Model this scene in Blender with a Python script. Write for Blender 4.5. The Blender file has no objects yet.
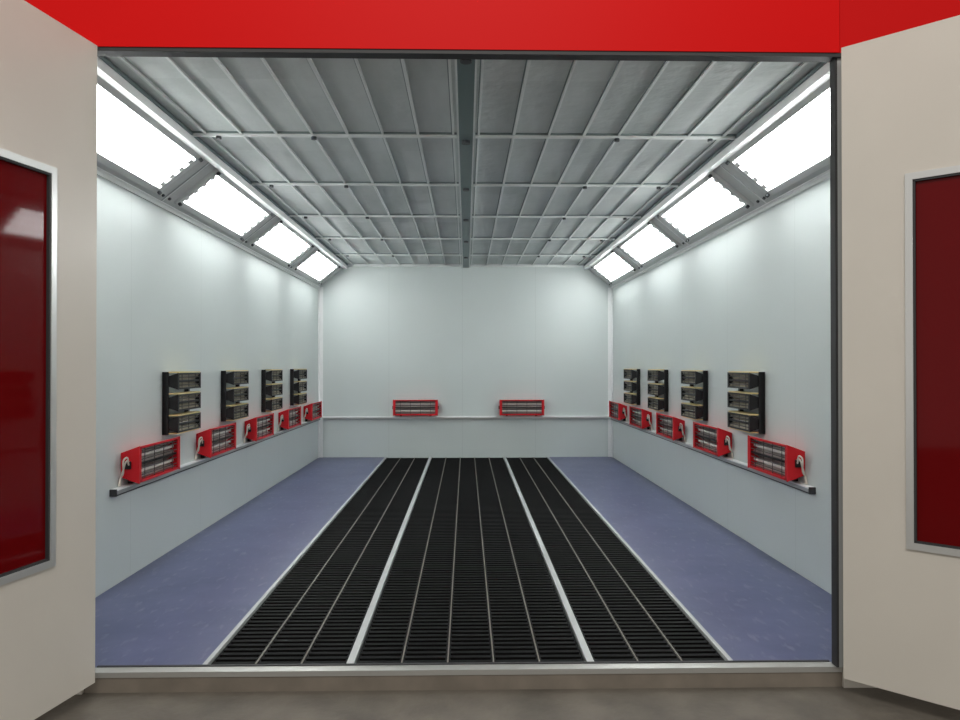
import bpy, math, random
from mathutils import Matrix, Vector
random.seed(4)
sc = bpy.context.scene
sc.view_settings.view_transform = 'Standard'

# ---------------------------------------------------------------- dimensions
W = 2.0          # half width of cabin
YF, YB = 3.03, 9.97
ZC = 2.608       # ceiling
ZW = 2.316       # top of side walls
XS = 1.64        # ceiling half width
CAMZ = 1.256
OXL, OXR, OZ = -1.528, 1.534, 2.532   # door opening

# ---------------------------------------------------------------- materials
def mat(name, col, rough=0.5, metal=0.0, emis=None, es=0.0, spec=0.5, noise=None, bump=None, coat=0):
    m = bpy.data.materials.new(name); m.use_nodes = True
    nt = m.node_tree; b = nt.nodes['Principled BSDF']
    b.inputs['Base Color'].default_value = (*col, 1)
    b.inputs['Roughness'].default_value = rough
    b.inputs['Metallic'].default_value = metal
    b.inputs['Specular IOR Level'].default_value = spec
    b.inputs['Coat Weight'].default_value = coat
    if emis:
        b.inputs['Emission Color'].default_value = (*emis, 1)
        b.inputs['Emission Strength'].default_value = es
    tc = nt.nodes.new('ShaderNodeTexCoord')
    if noise:
        sc_, amt, det = noise
        n = nt.nodes.new('ShaderNodeTexNoise'); n.inputs['Scale'].default_value = sc_
        n.inputs['Detail'].default_value = det
        nt.links.new(tc.outputs['Object'], n.inputs['Vector'])
        r = nt.nodes.new('ShaderNodeValToRGB')
        r.color_ramp.elements[0].position = 0.3; r.color_ramp.elements[1].position = 0.7
        r.color_ramp.elements[0].color = (*[c*(1-amt) for c in col], 1)
        r.color_ramp.elements[1].color = (*[min(1, c*(1+amt)) for c in col], 1)
        nt.links.new(n.outputs['Fac'], r.inputs['Fac'])
        nt.links.new(r.outputs['Color'], b.inputs['Base Color'])
    if bump:
        n2 = nt.nodes.new('ShaderNodeTexNoise'); n2.inputs['Scale'].default_value = bump[0]
        nt.links.new(tc.outputs['Object'], n2.inputs['Vector'])
        bp = nt.nodes.new('ShaderNodeBump'); bp.inputs['Strength'].default_value = bump[1]
        bp.inputs['Distance'].default_value = 0.02
        nt.links.new(n2.outputs['Fac'], bp.inputs['Height'])
        nt.links.new(bp.outputs['Normal'], b.inputs['Normal'])
    return m

def seam_mat(name, col, axis, pitch, off, rough=0.42):
    """painted sheet panels with vertical joints"""
    m = mat(name, col, rough)
    nt = m.node_tree; b = nt.nodes['Principled BSDF']
    tc = nt.nodes['Texture Coordinate']
    sx = nt.nodes.new('ShaderNodeSeparateXYZ'); nt.links.new(tc.outputs['Object'], sx.inputs[0])
    a = nt.nodes.new('ShaderNodeMath'); a.operation = 'ADD'; a.inputs[1].default_value = off
    nt.links.new(sx.outputs[axis], a.inputs[0])
    p = nt.nodes.new('ShaderNodeMath'); p.operation = 'PINGPONG'; p.inputs[1].default_value = pitch/2
    nt.links.new(a.outputs[0], p.inputs[0])
    l = nt.nodes.new('ShaderNodeMath'); l.operation = 'LESS_THAN'; l.inputs[1].default_value = 0.003
    nt.links.new(p.outputs[0], l.inputs[0])
    n = nt.nodes.new('ShaderNodeTexNoise'); n.inputs['Scale'].default_value = 1.3
    nt.links.new(tc.outputs['Object'], n.inputs['Vector'])
    r = nt.nodes.new('ShaderNodeValToRGB')
    r.color_ramp.elements[0].color = (*[c*0.95 for c in col], 1)
    r.color_ramp.elements[1].color = (*[c*1.03 for c in col], 1)
    nt.links.new(n.outputs['Fac'], r.inputs['Fac'])
    mx = nt.nodes.new('ShaderNodeMix'); mx.data_type = 'RGBA'
    mx.inputs['B'].default_value = (*[c*0.88 for c in col], 1)
    nt.links.new(l.outputs[0], mx.inputs['Factor'])
    nt.links.new(r.outputs['Color'], mx.inputs['A'])
    nt.links.new(mx.outputs['Result'], b.inputs['Base Color'])
    return m

WALLC = (0.585, 0.64, 0.63)
m_wall_s = seam_mat('wall_panel_side', WALLC, 1, 1.15, 0.2)
m_wall_b = seam_mat('wall_panel_back', WALLC, 0, 1.0, 0.05)
m_white = mat('white_trim', (0.80, 0.82, 0.82), 0.35)
m_strip = mat('floor_strip_steel', (0.46, 0.48, 0.48), 0.4)
m_bright = mat('bright_aluminium_trim', (0.95, 0.96, 0.96), 0.3)
m_alu = mat('aluminium', (0.66, 0.67, 0.66), 0.3, 0.6)
m_alu_d = mat('brushed_aluminium_grey', (0.42, 0.44, 0.44), 0.45, 0.3)
m_slope = mat('galvanised_sheet', (0.54, 0.56, 0.55), 0.4, 0.15, noise=(3, .08, 2))
m_frame = mat('lamp_frame_grey', (0.62, 0.64, 0.63), 0.4, 0.15)
m_tbar = mat('t_bar', (0.72, 0.75, 0.74), 0.4, 0.1)
m_cross = mat('cross_bar', (0.76, 0.79, 0.78), 0.4, 0.1)
m_gap = mat('ceiling_gap_grey', (0.20, 0.25, 0.25), 0.6)
m_beam = mat('ceiling_beam_green_grey', (0.12, 0.18, 0.18), 0.4, 0.1)
m_dark = mat('dark_rubber', (0.03, 0.03, 0.032), 0.6)
m_bolt = mat('bolt_dark', (0.05, 0.055, 0.06), 0.4, 0.3)
m_light = mat('fluorescent_diffuser', (0.9, 0.9, 0.9), 0.4, emis=(0.98, 1.0, 0.99), es=11.0)
m_socket = mat('lamp_socket', (0.8, 0.8, 0.8), 0.5)
m_black = mat('black_steel', (0.010, 0.010, 0.011), 0.4, 0.0, spec=.4)
m_grate = mat('grate_black', (0.0040, 0.0040, 0.0042), 0.65, spec=0.10)
m_gline = mat('grate_divider', (0.24, 0.22, 0.19), 0.5)
m_pit = mat('pit_dark', (0.002, 0.002, 0.002), 0.9, spec=0.05)
m_red = mat('red_enamel_heater', (0.60, 0.010, 0.018), 0.4, spec=.35)
m_refl = mat('heater_reflector', (0.50, 0.46, 0.44), 0.3, 0.6)
m_brass = mat('brass_reflector', (0.50, 0.45, 0.34), 0.35, 0.4)
m_tube = mat('quartz_tube', (0.86, 0.82, 0.78), 0.15)
m_yel = mat('yellow_edge', (0.74, 0.60, 0.28), 0.5)
m_wire = mat('wire_grey', (0.08, 0.07, 0.07), 0.4, 0.3)
m_cable = mat('cable_beige', (0.65, 0.60, 0.52), 0.5)
m_cream = mat('cream_painted_panel', (0.61, 0.575, 0.515), 0.33, noise=(2.0, .03, 2))
m_edge = mat('sill_steel', (0.46, 0.46, 0.44), 0.4, 0.5)
m_sill2 = mat('sill_base_beige', (0.20, 0.172, 0.14), 0.6, noise=(8, .15, 4))
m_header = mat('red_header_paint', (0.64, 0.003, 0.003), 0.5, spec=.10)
m_header2 = mat('red_header_paint_shaded', (0.56, 0.004, 0.004), 0.5, spec=.10)  # same header red, with the duller shade at the right put into the colour
m_glass = mat('glass_painted_red_view', (0.120, 0.002, 0.003), 0.05, spec=.16)  # red exterior seen in the panes is painted in as their base colour
m_conc = mat('concrete', (0.125, 0.110, 0.090), 0.75, noise=(5, .28, 9), bump=(30, .2))

def floor_blue():
    m = mat('blue_painted_floor', (0.13, 0.14, 0.30), 0.33)
    nt = m.node_tree; b = nt.nodes['Principled BSDF']; tc = nt.nodes['Texture Coordinate']
    n = nt.nodes.new('ShaderNodeTexNoise'); n.inputs['Scale'].default_value = 2.2
    n.inputs['Detail'].default_value = 9; n.inputs['Roughness'].default_value = .65
    nt.links.new(tc.outputs['Object'], n.inputs['Vector'])
    r = nt.nodes.new('ShaderNodeValToRGB'); r.color_ramp.elements[0].position = .3; r.color_ramp.elements[1].position = .72
    r.color_ramp.elements[0].color = (0.058, 0.068, 0.150, 1)
    r.color_ramp.elements[1].color = (0.105, 0.117, 0.225, 1)
    nt.links.new(n.outputs['Fac'], r.inputs['Fac'])
    n2 = nt.nodes.new('ShaderNodeTexNoise'); n2.inputs['Scale'].default_value = 26; n2.inputs['Detail'].default_value = 6
    mp = nt.nodes.new('ShaderNodeMapping'); mp.inputs['Scale'].default_value = (1, .35, 1)
    nt.links.new(tc.outputs['Object'], mp.inputs[0]); nt.links.new(mp.outputs[0], n2.inputs['Vector'])
    r2 = nt.nodes.new('ShaderNodeValToRGB'); r2.color_ramp.elements[0].position = .57; r2.color_ramp.elements[1].position = .72
    nt.links.new(n2.outputs['Fac'], r2.inputs['Fac'])
    mul = nt.nodes.new('ShaderNodeMath'); mul.operation = 'MULTIPLY'; mul.inputs[1].default_value = .5
    nt.links.new(r2.outputs['Color'], mul.inputs[0])
    mx = nt.nodes.new('ShaderNodeMix'); mx.data_type = 'RGBA'; mx.inputs['B'].default_value = (.21, .22, .30, 1)
    nt.links.new(mul.outputs[0], mx.inputs['Factor']); nt.links.new(r.outputs['Color'], mx.inputs['A'])
    nt.links.new(mx.outputs['Result'], b.inputs['Base Color'])
    return m
m_floor = floor_blue()

def filter_mat():
    m = mat('ceiling_filter_fabric', (0.3, 0.33, 0.33), 0.8, bump=(14, .35))
    nt = m.node_tree; b = nt.nodes['Principled BSDF']; tc = nt.nodes['Texture Coordinate']
    sn = nt.nodes.new('ShaderNodeVectorMath'); sn.operation = 'SNAP'; sn.inputs[1].default_value = (0.4167, 1.17, 10)
    nt.links.new(tc.outputs['Object'], sn.inputs[0])
    wn = nt.nodes.new('ShaderNodeTexWhiteNoise'); nt.links.new(sn.outputs[0], wn.inputs[0])
    n = nt.nodes.new('ShaderNodeTexNoise'); n.inputs['Scale'].default_value = 6; n.inputs['Detail'].default_value = 5
    mp = nt.nodes.new('ShaderNodeMapping'); mp.inputs['Scale'].default_value = (1, .25, 1)
    nt.links.new(tc.outputs['Object'], mp.inputs[0]); nt.links.new(mp.outputs[0], n.inputs['Vector'])
    ad = nt.nodes.new('ShaderNodeMath'); ad.operation = 'MULTIPLY_ADD'; ad.inputs[1].default_value = .3
    nt.links.new(wn.outputs['Value'], ad.inputs[0]); nt.links.new(n.outputs['Fac'], ad.inputs[2])
    r = nt.nodes.new('ShaderNodeValToRGB'); r.color_ramp.elements[0].position = .35; r.color_ramp.elements[1].position = .95
    r.color_ramp.elements[0].color = (0.48, 0.525, 0.515, 1); r.color_ramp.elements[1].color = (0.66, 0.70, 0.69, 1)
    nt.links.new(ad.outputs[0], r.inputs['Fac']); nt.links.new(r.outputs['Color'], b.inputs['Base Color'])
    return m
m_filter = filter_mat()

# ---------------------------------------------------------------- mesh helper
class MB:
    def __init__(s): s.v=[]; s.f=[]; s.m=[]; s.mats=[]
    def mi(s, m):
        if m not in s.mats: s.mats.append(m)
        return s.mats.index(m)
    def box(s, x0,x1,y0,y1,z0,z1, m):
        b=len(s.v)
        s.v += [(x0,y0,z0),(x1,y0,z0),(x1,y1,z0),(x0,y1,z0),(x0,y0,z1),(x1,y0,z1),(x1,y1,z1),(x0,y1,z1)]
        fs=[(0,3,2,1),(4,5,6,7),(0,1,5,4),(1,2,6,5),(2,3,7,6),(3,0,4,7)]
        s.f += [tuple(b+i for i in f) for f in fs]; s.m += [s.mi(m)]*6
        return s
    def prism(s, poly, x0, x1, m):
        """extrude (y,z) polygon along x"""
        b=len(s.v); n=len(poly)
        s.v += [(x0,y,z) for y,z in poly]+[(x1,y,z) for y,z in poly]
        s.f.append(tuple(b+i for i in range(n))); s.f.append(tuple(b+n+i for i in reversed(range(n))))
        for i in range(n):
            j=(i+1)%n; s.f.append((b+i,b+n+i,b+n+j,b+j))
        s.m += [s.mi(m)]*(n+2)
        return s
    def cyl(s, p0, p1, r, m, seg=10):
        p0=Vector(p0); p1=Vector(p1); d=(p1-p0).normalized()
        a=d.orthogonal().normalized(); c=d.cross(a); b=len(s.v)
        for p in (p0,p1):
            for i in range(seg):
                t=2*math.pi*i/seg; s.v.append(tuple(p+r*(math.cos(t)*a+math.sin(t)*c)))
        for i in range(seg):
            j=(i+1)%seg; s.f.append((b+i,b+j,b+seg+j,b+seg+i))
        s.f.append(tuple(b+i for i in reversed(range(seg)))); s.f.append(tuple(b+seg+i for i in range(seg)))
        s.m += [s.mi(m)]*(seg+2)
        return s
    def mesh(s, name, bevel=0):
        me=bpy.data.meshes.new(name); me.from_pydata(s.v,[],s.f)
        for m in s.mats: me.materials.append(m)
        me.polygons.foreach_set('material_index', s.m)
        import bmesh
        bm=bmesh.new(); bm.from_mesh(me); bmesh.ops.recalc_face_normals(bm, faces=bm.faces); bm.to_mesh(me); bm.free()
        me.update(); return me
    def obj(s, name, parent=None, M=None, bevel=0):
        o=bpy.data.objects.new(name, s.mesh(name)); sc.collection.objects.link(o)
        if parent: o.parent=parent
        if M is not None: o.matrix_local=M
        if bevel:
            md=o.modifiers.new('bevel','BEVEL'); md.width=bevel; md.segments=2; md.limit_method='ANGLE'
        return o
def empty(name, M=None):
    o=bpy.data.objects.new(name,None); o.empty_display_size=.2; sc.collection.objects.link(o)
    if M is not None: o.matrix_world=M
    return o
def inst(name, me, parent=None, M=None):
    o=bpy.data.objects.new(name, me); sc.collection.objects.link(o)
    if parent: o.parent=parent
    if M is not None: o.matrix_local=M
    return o

# ---------------------------------------------------------------- shell
MB().box(-W-.08,-W, YF-.03,YB+.08, -.35,ZW+.02, m_wall_s).obj('wall_left')
MB().box(W,W+.08, YF-.03,YB+.08, -.35,ZW+.02, m_wall_s).obj('wall_right')
MB().box(-W,W, YB,YB+.08, -.35,ZC+.1, m_wall_b).obj('wall_back')
fw=MB()
fw.box(-3.6,OXL-.03, YF-.03,YF+.01, -.08,2.55, m_cream)
fw.box(OXR+.03,3.6, YF-.03,YF+.01, -.08,2.55, m_cream)
fw.obj('wall_front')
hd=MB()
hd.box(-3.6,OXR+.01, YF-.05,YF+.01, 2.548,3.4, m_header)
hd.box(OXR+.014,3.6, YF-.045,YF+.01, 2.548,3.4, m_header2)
hd.obj('wall_header')
fr=MB()
fr.box(OXL-.03,OXR+.03, YF-.045,YF+.01, OZ,2.548, m_dark)
fr.box(OXL-.03,OXL, YF-.03,YF+.012, 0.005,OZ, m_alu)
fr.box(OXR,OXR+.010, YF-.03,YF+.012, 0.005,OZ, m_dark)
fr.box(OXR+.010,OXR+.03, YF-.03,YF+.012, 0.005,OZ, m_alu_d)
fr.obj('door_frame')
th=MB()
th.box(OXL-.028,OXR+.028, YF-.022,YF+.03, -.018,.004, m_edge)
th.box(OXL-.028,OXR+.028, YF-.018,YF+.03, -.08,-.018, m_sill2)
th.box(OXL,OXR, YF+.03,YF+.042, -.02,.008, m_dark)
th.obj('door_threshold')
MB().box(-7,7, -6,YF-.0, -.13,-.08, m_conc).obj('ground')

# floor
GX=[-1.09,-.485,.525,1.12]
fl=MB()
fl.box(-W,GX[0], YF,YB, -.05,0, m_floor)
fl.box(GX[3],W, YF,YB, -.05,0, m_floor)
fl.box(GX[0]-.02,GX[0], YF,YB, -.35,-.05, m_pit)
fl.box(GX[3],GX[3]+.02, YF,YB, -.35,-.05, m_pit)
fl.box(GX[0],GX[3], YF,YB, -.35,-.33, m_pit)
fl.box(GX[0],GX[3], YF,YF+.02, -.33,-.04, m_pit)
for x in (GX[1],GX[2]):
    fl.box(x-.02,x+.02, YF,YB, -.33,-.02, m_pit)
fl.obj('floor')
k=0
for i,x in enumerate(GX):
    w=.010 if i in (0,3) else .0155
    k+=1
    MB().box(x-w,x+w, YF+.045,YB, -.02,.007, m_strip).obj('trim_%d'%k)

# grates
def grate(x0,x1,n):
    g=MB(); pw=(x1-x0)/n
    for i in range(n):
        a=x0+i*pw+.0045; b=x0+(i+1)*pw-.0045
        y=YF+.07
        while y<YB-.03:
            g.box(a,b,y,y+.026,-.028,-.003,m_grate); y+=.05
        g.box(a,a+.006,YF+.05,YB-.01,-.03,-.004,m_grate)
        g.box(b-.006,b,YF+.05,YB-.01,-.03,-.004,m_grate)
    for i in range(1,n):
        x=x0+i*pw; g.box(x-.0022,x+.0022,YF+.05,YB-.01,-.03,-.001,m_gline)
    g.box(x0+.018,x1-.018,YF+.042,YF+.068,-.03,-.001,m_grate)
    return g
grate(GX[0]+.012,GX[1]-.018,3).obj('floor_grate')
grate(GX[1]+.018,GX[2]-.018,5).obj('floor_grate')
grate(GX[2]+.018,GX[3]-.012,3).obj('floor_grate')

# corner trims
for s in (-1,1):
    k+=1
    MB().box(min(s*W,s*(W-.055)),max(s*W,s*(W-.055)), YB-.012,YB, 0,ZW, m_white)\
        .box(min(s*W,s*(W-.012)),max(s*W,s*(W-.012)), YB-.06,YB-.012, 0,ZW, m_white).obj('trim_%d'%k)
    k+=1
    MB().box(min(s*W,s*(W-.012)),max(s*W,s*(W-.012)), YF+.02,YB-.06, ZW-.03,ZW, m_frame).obj('trim_%d'%k)

# ---------------------------------------------------------------- ceiling
MB().box(-XS-.05,XS+.05, YF-.0,YB, ZC+.02,ZC+.08, m_filter).obj('ceiling')
cg=MB()
xs=[ .075+.2083*i for i in range(8)]
TY=[3.16,4.33,5.50,6.67,7.84,9.01]
for sx in (-1,1):
    for i,x in enumerate(xs):
        X=sx*x
        wd=.008 if i%2 else .006
        cg.box(X-wd,X+wd, YF,YB, ZC+.008,ZC+.02, m_tbar)
        cg.box(X-wd-.006,X-wd, YF,YB, ZC+.016,ZC+.02, m_gap)
for y in TY:
    for a,b in ((-XS,-.055),(.055,XS)):
        cg.box(a,b, y-.012,y+.012, ZC-.002,ZC+.02, m_cross)
        cg.box(a,b, y-.03,y-.012, ZC+.012,ZC+.02, m_gap)
    for X in (-1.46,-.9,0,.9,1.46):
        z=ZC-.002 if X else ZC-.022
        cg.cyl((X,y,z),(X,y,z-.016),.026 if not X else .016,m_bolt)
for a in (-1,1):
    cg.box(min(a*XS,a*(XS-.035)),max(a*XS,a*(XS-.035)),YF,YB,ZC-.0,ZC+.02,m_gap)
cg.box(-XS,XS,YB-.035,YB,ZC-.01,ZC+.02,m_tbar)
cg.obj('ceiling_grid_frame')
cb=MB()
cb.box(-.040,.040,YF,YB,ZC-.022,ZC+.02,m_beam)
for s in (-1,1):
    cb.box(min(s*.040,s*.050),max(s*.040,s*.050),YF,YB,ZC-.026,ZC+.02,m_tbar)
cb.obj('ceiling_beam')

# ---------------------------------------------------------------- sloped lamp panels
SL=math.hypot(W-XS, ZC-ZW)
def slopeM(s, y):
    v=Vector((-s*(W-XS),0,ZC-ZW)).normalized()
    u=Vector((0,-s,0)); n=u.cross(v)
    M=Matrix.Identity(4)
    for i,c in enumerate((u,v,n)):
        for r in range(3): M[r][i]=c[r]
    M[0][3]=s*W; M[1][3]=y; M[2][3]=ZW
    return M
LY=[3.94,5.62,7.29,8.96]
HL=.65
V0,V1=.093,.385
fx=MB()
fx.box(-HL-.05,HL+.05, V0-.04,V1+.04, -.02,0, m_frame)
fx.box(-HL-.05,HL+.05, V0-.04,V0, 0,.022, m_frame)
fx.box(-HL-.05,HL+.05, V1,V1+.035, 0,.022, m_frame)
fx.box(-HL-.05,-HL, V0,V1, 0,.022, m_frame)
fx.box(HL,HL+.05, V0,V1, 0,.022, m_frame)
for a in (-1,1):
    for v in (V0-.02,V1+.018):
        fx.cyl((a*(HL+.025),v,.022),(a*(HL+.025),v,.04),.012,m_bolt)
for a in (-1,1):
    for i in range(4):
        v=V0+(V1-V0)*(i+.5)/4
        fx.box(min(a*HL,a*(HL-.035)),max(a*HL,a*(HL-.035)), v-.016,v+.016, .004,.018, m_socket)
fx_me=fx.mesh('housing')
dm=MB(); dm.box(-HL,HL,V0,V1,0,.004,m_light)
for i in range(4):
    v=V0+(V1-V0)*(i+.5)/4
    dm.cyl((-HL+.04,v,.01),(HL-.04,v,.01),.008,m_light,8)
dm_me=dm.mesh('diffuser_tubes')
for s in (-1,1):
    sl=MB()
    YM=(YF+YB)/2; HLN=(YB-YF)/2
    sl.box(-HLN,HLN, -.04,SL+.03, -.07,-.021, m_slope)
    sl.box(-HLN,HLN, .0,V0-.042, -.021,.004, m_slope)
    sl.box(-HLN,HLN, V1+.037,SL-.012, -.021,.004, m_slope)
    edges=[YF]+[e for y in LY for e in (y-HL-.052,y+HL+.052)]+[YB]
    for i in range(0,len(edges),2):
        a,b=edges[i],edges[i+1]
        if b-a<.03: continue
        ua,ub=sorted((-s*(a-YM),-s*(b-YM)))
        sl.box(ua,ub,V0-.042,V1+.037,-.021,.003,m_slope)
        uc=(ua+ub)/2
        sl.box(uc-.003,uc+.003,.01,SL-.03,.003,.005,m_gap)
        sl.box(uc+.003,uc+.012,.01,SL-.03,.003,.008,m_white)
        for du in (-.05,.05):
            if ub-ua>.15: sl.cyl((uc+du,.06,.003),(uc+du,.06,.014),.01,m_bolt)
    sl.box(-HLN,HLN,.004,.018,.004,.014,m_white)
    sl.obj('wall_slope_'+('left' if s<0 else 'right'), M=slopeM(s,YM))
    k+=1
    xa,xb=sorted((s*(XS+.02),s*(XS-.025)))
    MB().box(xa,xb,YF,YB,ZC-.045,ZC+.0,m_bright).obj('trim_%d'%k)
    for y in LY:
        e=empty('fluorescent_light_fixture',slopeM(s,y))
        inst('housing',fx_me,e); inst('diffuser',dm_me,e)

# ---------------------------------------------------------------- rails
RZ=.535
for s in (-1,1):
    def X(a,b): return sorted((s*(W-a),s*(W-b)))
    r=MB().box(*X(0,.030),4.16,YB-.06,RZ-.016,RZ+.012,m_alu_d)
    r.box(*X(0,.04),4.15,YB-.06,RZ+.012,RZ+.020,m_white)
    r.box(*X(.030,.034),4.15,YB-.06,RZ-.018,RZ-.012,m_bolt)
    r.box(*X(0,.038),4.14,4.152,RZ-.018,RZ+.021,m_dark)
    r.obj('mounting_rail')
MB().box(-W+.055,W-.055,YB-.03,YB,RZ-.010,RZ+.012,m_alu).box(-W+.055,W-.055,YB-.045,YB,RZ+.006,RZ+.024,m_white).obj('mounting_rail')

# ---------------------------------------------------------------- red heaters
def red_heater():
    g=MB(); L=.29; H=.105; D=.10
    g.box(-L,L, 0,.012, -.06,.06, m_red)
    t=.006
    g.prism([(.0,.062),(.035,.074),(D,H),(D,H-t*1.6),(.035,.066),(.0,.052)],-L,L,m_red)
    g.prism([(.0,-.062),(.035,-.074),(D,-H),(D,-H+t*1.6),(.035,-.066),(.0,-.052)],-L,L,m_red)
    g.box(-L,L, D-.004,D+.004, H-.012,H, m_red); g.box(-L,L, D-.004,D+.004, -H,-H+.013, m_red)
    for a in (-1,1):
        x0,x1=sorted((a*L,a*(L+.012)))
        g.prism([(0,-.07),(0,.07),(.04,.085),(D+.006,H+.004),(D+.006,-H-.004),(.04,-.085)],x0,x1,m_red)
        x0,x1=sorted((a*(L-.022),a*L))
        g.box(x0,x1,D-.004,D+.004,-H,H,m_red)
        x0,x1=sorted((a*(L+.012),a*(L+.024)))
        g.box(x0,x1,.025,.06,-.022,.022,m_black)
    for zc in (.046,-.046):
        g.prism([(.014,zc-.012),(.014,zc+.012),(.078,zc+.044),(.082,zc+.044),(.022,zc+.0),(.082,zc-.044),(.078,zc-.044)],-L+.004,L-.004,m_refl)
        g.cyl((-L+.01,.062,zc),(L-.01,.062,zc),.011,m_tube)
    g.box(-L,L,.075,.09,-.006,.006,m_black)
    for i in range(4):
        x=-L+.02+(2*L-.04)*(i+.5)/4
        g.cyl((x,D-.006,-H+.01),(x,D-.006,H-.01),.0022,m_wire,6)
    for z in (-.080,-.064,-.026,.026,.064,.080):
        g.cyl((-L+.01,D-.006,z),(L-.01,D-.006,z),.0028,m_wire,6)
    for x in (-.2,.2):
        g.box(x-.015,x+.015,0.001,.028,-.120,-.06,m_black)
    return g
rh=red_heater().mesh('heater_body')
def cable_mesh(sgn):
    c=bpy.data.curves.new('cable','CURVE'); c.dimensions='3D'; c.bevel_depth=.005; c.bevel_resolution=2
    for off in (0,.018):
        sp=c.splines.new('BEZIER'); pts=[(.312,.05,.02-off),(.332+off,.05,.03+off),(.342,.03,-.03-off),(.328,.012,-.07),(.328+off,.008,-.115)]
        sp.bezier_points.add(len(pts)-1)
        for b,p in zip(sp.bezier_points,pts):
            b.co=(sgn*p[0],p[1],p[2]); b.handle_left_type=b.handle_right_type='AUTO'
    c.materials.append(m_cable); return c
cabs={1:cable_mesh(1),-1:cable_mesh(-1)}
def place(s, y, z, x=None):
    if s=='back': return Matrix.Translation((x,YB-.003,z))@Matrix.Rotation(math.pi,4,'Z')
    return Matrix.Translation((s*(W-.003),y,z))@Matrix.Rotation(s*math.pi/2,4,'Z')
RHY=[4.57,5.75,6.93,8.12,9.32]
for s in (-1,1):
    for y in RHY:
        e=empty('infrared_heater',place(s,y,RZ+.141))
        inst('body',rh,e); inst('cable',cabs[-s],e)
for x in (-.683,.757):
    e=empty('infrared_heater',place('back',0,RZ+.145,x)); inst('body',rh,e)

# ---------------------------------------------------------------- black triple lamp heaters
def triple(near):
    g=MB(); L=.20
    for zc in (.143,0,-.143):
        h=.055; D=.095
        g.prism([(.03,zc-.03),(.03,zc+.03),(D,zc+h),(D,zc+h-.007),(.036,zc+.024),(.036,zc-.024),(D,zc-h+.007),(D,zc-h)],-L,L,m_black)
        g.prism([(.038,zc-.02),(.038,zc+.02),(D-.004,zc+h-.010),(D-.004,zc+h-.013),(.046,zc),(D-.004,zc-h+.013),(D-.004,zc-h+.010)],-L,L,m_brass)
        g.cyl((-L,.062,zc),(L,.062,zc),.008,m_tube)
        for a in (-1,1):
            x0,x1=sorted((a*L,a*(L+.006)))
            g.prism([(.02,zc-.03),(.02,zc+.03),(D+.004,zc+h+.001),(D+.004,zc-h-.001)],x0,x1,m_black)
            x0,x1=sorted((a*(L-.018),a*L)); g.box(x0,x1,D-.003,D+.003,zc-h,zc+h,m_black)
        g.box(-L,L,D-.002,D+.003,zc+h-.012,zc+h,m_black)
        g.box(-L,L,D-.002,D+.003,zc-h,zc-h+.012,m_black)
        g.box(-L+.0,L-.005,.030,D+.001,zc+h+.0005,zc+h+.009,m_yel)
        g.box(-L+.01,L-.01,D-.012,D-.002,zc-.007,zc+.007,m_black)
        for i in range(3):
            x=-L+.02+(2*L-.04)*(i+.5)/3
            g.cyl((x,D-.004,zc-h+.005),(x,D-.004,zc+h-.005),.002,m_wire,6)
        for z in (zc-.026,zc+.026):
            g.cyl((-L,D-.004,z),(L,D-.004,z),.0035,m_wire,6)
    # lower pale strip
    g.box(-L,L-.005,.03,.09,-.207,-.199,m_yel)
    a=near
    x0,x1=sorted((a*(L+.02),a*(L-.03))); g.box(x0,x1,0,.025,-.21,.205,m_black)
    x0,x1=sorted((a*(L+.012),a*(L+.02))); g.box(x0,x1,0,.04,-.21,.205,m_black)
    for z in (-.072,.072,.19,-.19):
        g.cyl((a*(L-.005),.025,z),(a*(L-.005),.029,z),.009,m_alu)
    x0,x1=sorted((-a*(L-.02),-a*(L-.045))); g.box(x0,x1,0,.03,-.19,.19,m_black)
    return g
tr={1:triple(1).mesh('triple_body'),-1:triple(-1).mesh('triple_body')}
TYS=[5.06,6.21,7.39,8.55]
for s in (-1,1):
    for y in TYS:
        e=empty('triple_lamp_infrared_heater',place(s,y,1.005)); inst('body',tr[-s],e)

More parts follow.
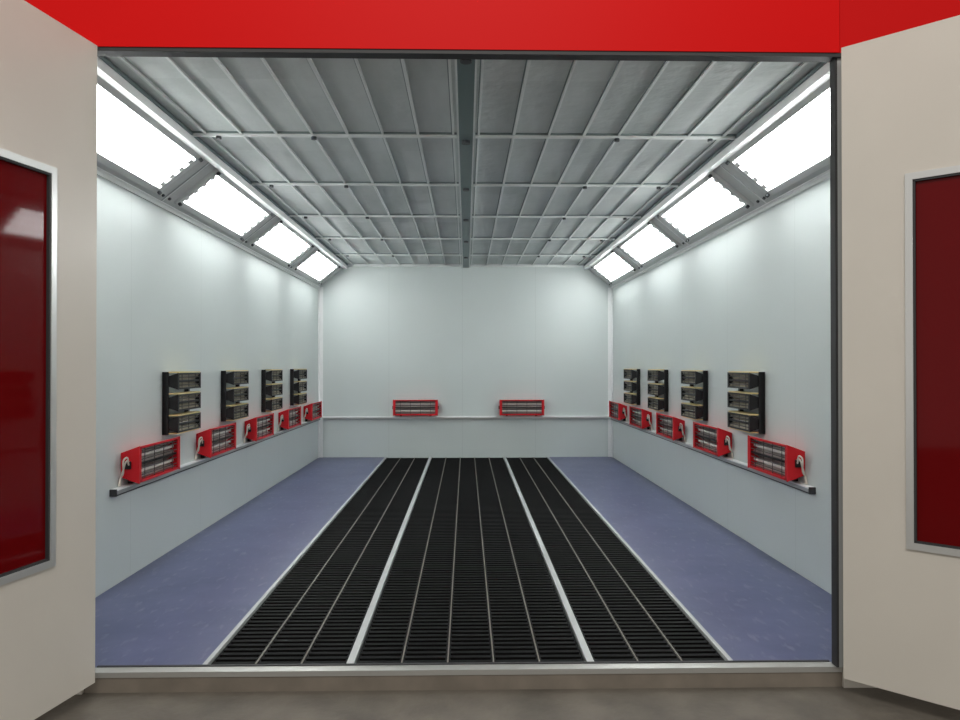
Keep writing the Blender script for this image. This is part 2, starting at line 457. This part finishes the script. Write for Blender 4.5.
# ---------------------------------------------------------------- doors
def door(name, hinge, ang, wz0, wx0, Z0):
    e=empty(name, Matrix.Translation(hinge)@Matrix.Rotation(ang,4,'Z'))
    DW=1.02; T=.022; Z1=2.545; wx1=.82; wz1=1.99
    p=MB()
    p.box(0,wx0,-T,T,Z0,Z1,m_cream); p.box(wx1,DW,-T,T,Z0,Z1,m_cream)
    p.box(wx0,wx1,-T,T,Z0,wz0,m_cream); p.box(wx0,wx1,-T,T,wz1,Z1,m_cream)
    p.obj('leaf',e)
    f=MB(); t=.026
    for y0,y1 in ((-T-.008,-T),(T,T+.008)):
        f.box(wx0,wx0+t,y0,y1,wz0,wz1,m_alu); f.box(wx1-t,wx1,y0,y1,wz0,wz1,m_alu)
        f.box(wx0+t,wx1-t,y0,y1,wz0,wz0+t,m_alu); f.box(wx0+t,wx1-t,y0,y1,wz1-t,wz1,m_alu)
    f.obj('window_frame',e)
    q=MB()
    q.box(wx0+.004,wx1-.004,-.014,.014,wz0+.004,wz1-.004,m_glass)
    for a,b,c,d in ((wx0+t,wx0+t+.008,wz0+t,wz1-t),(wx1-t-.008,wx1-t,wz0+t,wz1-t),(wx0+t,wx1-t,wz0+t,wz0+t+.008),(wx0+t,wx1-t,wz1-t-.008,wz1-t)):
        q.box(a,b,-T-.004,T+.004,c,d,m_dark)
    q.obj('window_glass',e)
door('door_1',(OXL+.018,YF-.058,0),math.atan2(-1,-.2),.51,.222,-.018)
door('door_2',(OXR+.006,YF-.085,0),math.atan2(-1,1.035),.553,.228,-.010)

# ---------------------------------------------------------------- hall lighting
w=bpy.data.worlds.new('hall'); sc.world=w; w.use_nodes=True
bg=w.node_tree.nodes['Background']; bg.inputs[0].default_value=(1.0,.965,.91,1); bg.inputs[1].default_value=.58
def area(name,loc,target,size,power,col):
    l=bpy.data.lights.new(name,'AREA'); l.shape='RECTANGLE'; l.size=size[0]; l.size_y=size[1]; l.energy=power; l.color=col
    o=bpy.data.objects.new(name,l); sc.collection.objects.link(o); o.location=loc
    o.rotation_euler=(Vector(target)-Vector(loc)).to_track_quat('-Z','Y').to_euler()
area('hall_fill_light',(0,-1.5,5.5),(0,3,1.5),(3,1),160,(1,.96,.9))  # unseen fill added behind the camera to brighten doors and header

# ---------------------------------------------------------------- camera
cd=bpy.data.cameras.new('camera'); co=bpy.data.objects.new('camera',cd); sc.collection.objects.link(co)
cd.sensor_width=36; cd.lens=36*730/960
co.location=(0,0,CAMZ)
co.rotation_euler=(math.radians(90)+math.atan(5/730),0,-math.atan(14/730))
sc.camera=co
